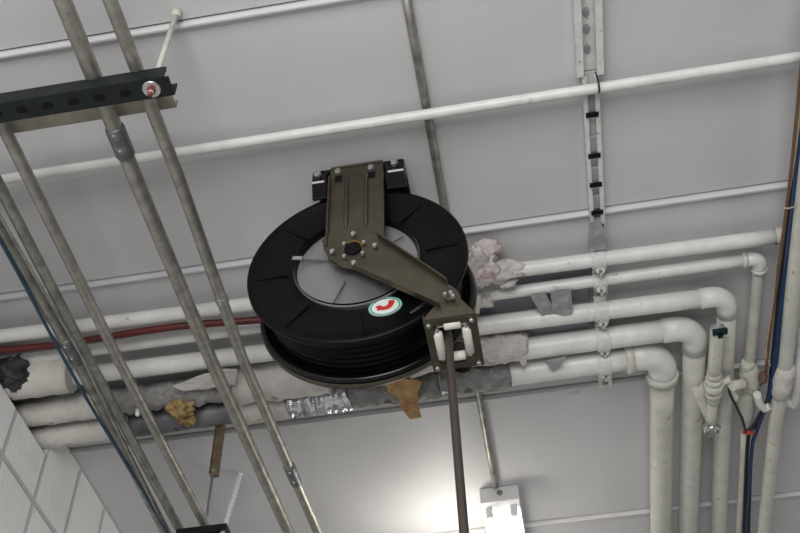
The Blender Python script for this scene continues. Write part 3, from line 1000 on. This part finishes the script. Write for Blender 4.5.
# valve pipe with green cap
vp = thing('valve_pipe', at(715, 380, .14), 'short white valve pipe with a dark green cap in front of the risers', 'valve')
VD = .105
v0, v1, v2, v3 = [at(px, py, VD) for px, py in ((718, 328), (714, 377), (713.5, 396), (711, 424))]
MB().tube(seg(v0, v1, 4), .0185, 22).build('upper_body', WHITE2, vp)
MB().tube(seg(v2, v3, 4), .0145, 22).build('lower_body', WHITE2, vp)
mb = MB()
tt, rr_ = [], []
for t0_, t1_, r_ in ((-.25, .02, .0205), (.05, .28, .0235), (.31, .66, .0262), (.69, .95, .0240), (.98, 1.3, .0180)):
    tt += [t0_, t0_ + .01, t1_ - .01, t1_]; rr_ += [r_ * .88, r_, r_, r_ * .88]
mb.tube([lerp(v1, v2, t) for t in tt], rr_, 10)
mb.build('union_nut', WHITE2, vp)
ax = (v0 - v1).normalized()
mb = MB().tube([v0 - ax * .001, v0 + ax * .002, v0 + ax * .006, v0 + ax * .014, v0 + ax * .016], [.0186, .0175, .010, .006, .004], 20)
cp = mb.build('cap', TAPE, vp)
MB().box(v0 + ax * .003 - Z * .016 + X * .001, (.0185, .008, .0045)).box(v0 - ax * .008 - Z * .0180 + X * .002, (.0065, .009, .0025)).build('cap_band', TIP, cp)
# side branch to the fourth riser
b0, b1 = at(697, 384, .075), at(710, 421, VD - .01)
MB().tube(seg(b0, b1, 4), [.019, .019, .017, .014, .011], 20).build('side_branch', WHITE2, vp)
mb = MB()
mb.tube(seg(at(719, 384, VD), at(731, 379, VD), 3), [.012, .010, .010, .0125], 14)
mb.build('side_nipple', WHITE2, vp)
# spigot cluster
sv = v3
mb = MB()
mb.blob(sv + Vector((0, .01, -.004)), (.020, .022, .018), 4, .35)
mb.tube([sv + Vector((-.020, .002, -.008)), sv + Vector((.024, .004, -.010))], .0052, 10)
mb.tube([sv + Vector((-.016, -.012, -.012)), sv + Vector((-.016, .018, -.018))], .008, 10)
mb.tube([sv + Vector((.012, -.008, -.012)), sv + Vector((.014, .018, -.016))], .006, 10)
mb.build('spigot', ZINC, vp)
mb = MB().tube([sv + Vector((0, .025, -.004)), sv + Vector((-.003, .062, -.006))], [.006, .0045], 10)
mb.build('spout', GALVD, vp)

# second riser's valve body
ru = thing('shutoff_valve', at(748, 385, .09), 'white shutoff valve with side ports beside the blue cables', 'valve')
RD = .050
q0, q1, q2, q3 = [at(px, py, RD) for px, py in ((748, 362), (746.5, 372), (745, 388), (747.5, 432))]
mb = MB()
mb.tube([q0, lerp(q0, q1, .2), lerp(q0, q1, .8), q1], [.0165, .0190, .0195, .0190], 22)
mb.build('collar', WHITE2, ru)
mb = MB()
mb.tube(seg(at(748.5, 366, RD), at(751, 392, RD), 6), [.019, .027, .030, .031, .031, .028, .020], 12)
mb.build('body', WHITE2, ru)
mb = MB().tube(seg(q2, q3, 5), [.027, .027, .026, .021, .015, .010], 22)
mb.build('taper', WHITE2, ru)
mb = MB().tube(seg(at(745, 383, .10), at(732, 386, .12), 3), .0135, 16)
mb.build('side_port', WHITE2, ru)
mb = MB()
pp = [at(px, py, .10) for px, py in ((757, 394), (759, 403), (764, 409), (770, 406))]
mb.tube(sum([seg(pp[i], pp[i + 1], 3)[:-1] for i in range(3)], []) + [pp[-1]], .0105, 14)
mb.build('drain_hook', WHITE, ru)
mb = MB().blob(at(763, 378, .09), (.012, .024, .014), 8, .2)
mb.build('rust_patch', mat('rust brown', (.16, .09, .06), .8, var=.4, scale=30), ru)
# hanging tag
tp = [at(px, py, .108) for px, py in ((729.5, 387), (732, 386), (738.5, 397), (736.5, 402), (730, 395))]
tag(MB().prism(tp, Z * .0012).build('paper_tag', TAGW), 'small white tag between the valve pipe and valve body', 'tag')
mb = MB().tube([at(px, py, .11) for px, py in ((728.5, 388), (730, 394), (735, 404), (742, 418), (746, 432))], .0035, 8)
tag(mb.build('drip_line', BLKC), 'thin dark line curving below the white tag', 'cable')
# small conduit below the valve body
o = MB().tube(seg(at(744.5, 432, .06), at(737, 560, .06), 8), .0105, 16).build('white_conduit', WHITE2)
tag(o, 'narrow white conduit running down from the valve body', 'conduit')
mb = MB().tube([at(743, 432, .098), at(753.5, 433, .098)], .0062, 12)
tag(mb.build('red_band', REDTAG), 'red band tied round the narrow conduit and cable', 'band')

# cables at right
def cable(pp, drop, r, m, label):
    pts = vpath(pp, drop)
    # Catmull-Rom
    out = []
    e = [pts[0] * 2 - pts[1]] + pts + [pts[-1] * 2 - pts[-2]]
    for i in range(1, len(e) - 2):
        for j in range(8):
            t = j / 8
            out.append(.5 * ((2 * e[i]) + (e[i + 1] - e[i - 1]) * t + (2 * e[i - 1] - 5 * e[i] + 4 * e[i + 1] - e[i + 2]) * t * t + (3 * e[i] - e[i - 1] - 3 * e[i + 1] + e[i + 2]) * t ** 3))
    out.append(pts[-1])
    return tag(MB().tube(out, r if not isinstance(r, list) else r[:len(out)], 12).build('hanging_cable', m), label, 'cable')
cable([(818, -40), (806, 90), (797, 190), (785, 290), (775, 370), (766, 408), (754, 440), (748, 500), (745, 560)], .088, [.0105] * 32 + [.0095] * 3 + [.008, .0065, .005] + [.0035] * 27, BLUE, 'thick bright blue cable running down the right edge')
cable([(820, -40), (810, 110), (801, 190), (789, 290), (779, 365), (771, 395), (757, 430), (751, 460), (747.5, 560)], .068, .0055, TEAL2, 'thinner blue-grey cable right of the bright blue one')
cable([(814, -40), (800, 110), (791, 190), (780, 290), (772, 370), (768, 400), (755, 425), (747, 445), (744, 560)], .066, .0070, BLKC, 'black cable between the bright blue cable and the brown one')
cable([(811, -40), (801, 70), (790, 180), (777, 280), (768, 350), (766, 372)], .10, .0040, BROWN, 'brown cable along the left side of the blue bundle')
cable([(813, -40), (799, 120), (788, 200), (775, 290), (766, 350), (770, 366)], .10, .0028, TANC, 'thin tan cable at the left edge of the blue bundle')
mb = MB()
q = at(788, 205, .10)
mb.tube([q + Vector((-.016, .004, 0)), q + Vector((-.004, 0, -.012)), q + Vector((.012, -.002, -.012)), q + Vector((.022, -.003, 0))], .002, 8)
tag(mb.build('cable_tie', TANC), 'pale tie looped round the blue cable bundle', 'tie')

# ================================================================== LIGHT
def area(name, loc, target, size, energy, col=(1, 1, 1), sy=None):
    l = bpy.data.lights.new(name, 'AREA')
    l.energy = energy; l.size = size; l.color = col
    if sy: l.shape = 'RECTANGLE'; l.size_y = sy
    o = bpy.data.objects.new(name, l)
    COL.objects.link(o)
    o.location = loc
    o.rotation_euler = (Vector(target) - Vector(loc)).to_track_quat('-Z', 'Y').to_euler()
    return o
area('room_lamp', (-.1, -1.7, 1.9), (0, 1.3, 3.5), 1.6, 78, (1, .98, .96))
area('side_lamp', (3.3, 3.6, 1.4), (.4, 2.2, 3.5), 1.2, 10, (1, .97, .90))
area('low_fill', (-.1, 2.4, .15), (-.1, 2.3, 3.5), 2.5, 8, (1, .98, .94))  # upward fill added near the floor to light the undersides
l = bpy.data.lights.new('glow_fill', 'POINT'); l.energy = 3.3; l.shadow_soft_size = .06; l.color = (1, .96, .86)
o = bpy.data.objects.new('glow_fill', l); COL.objects.link(o); o.location = at(450, 575, .22)  # extra point light added left of the fixture to brighten the ceiling
w = bpy.data.worlds.new('world'); SC.world = w
w.use_nodes = True
w.node_tree.nodes['Background'].inputs[0].default_value = (.80, .82, .86, 1)
w.node_tree.nodes['Background'].inputs[1].default_value = .22
SC.view_settings.view_transform = 'Standard'
SC.view_settings.look = 'None'
SC.view_settings.exposure = 0
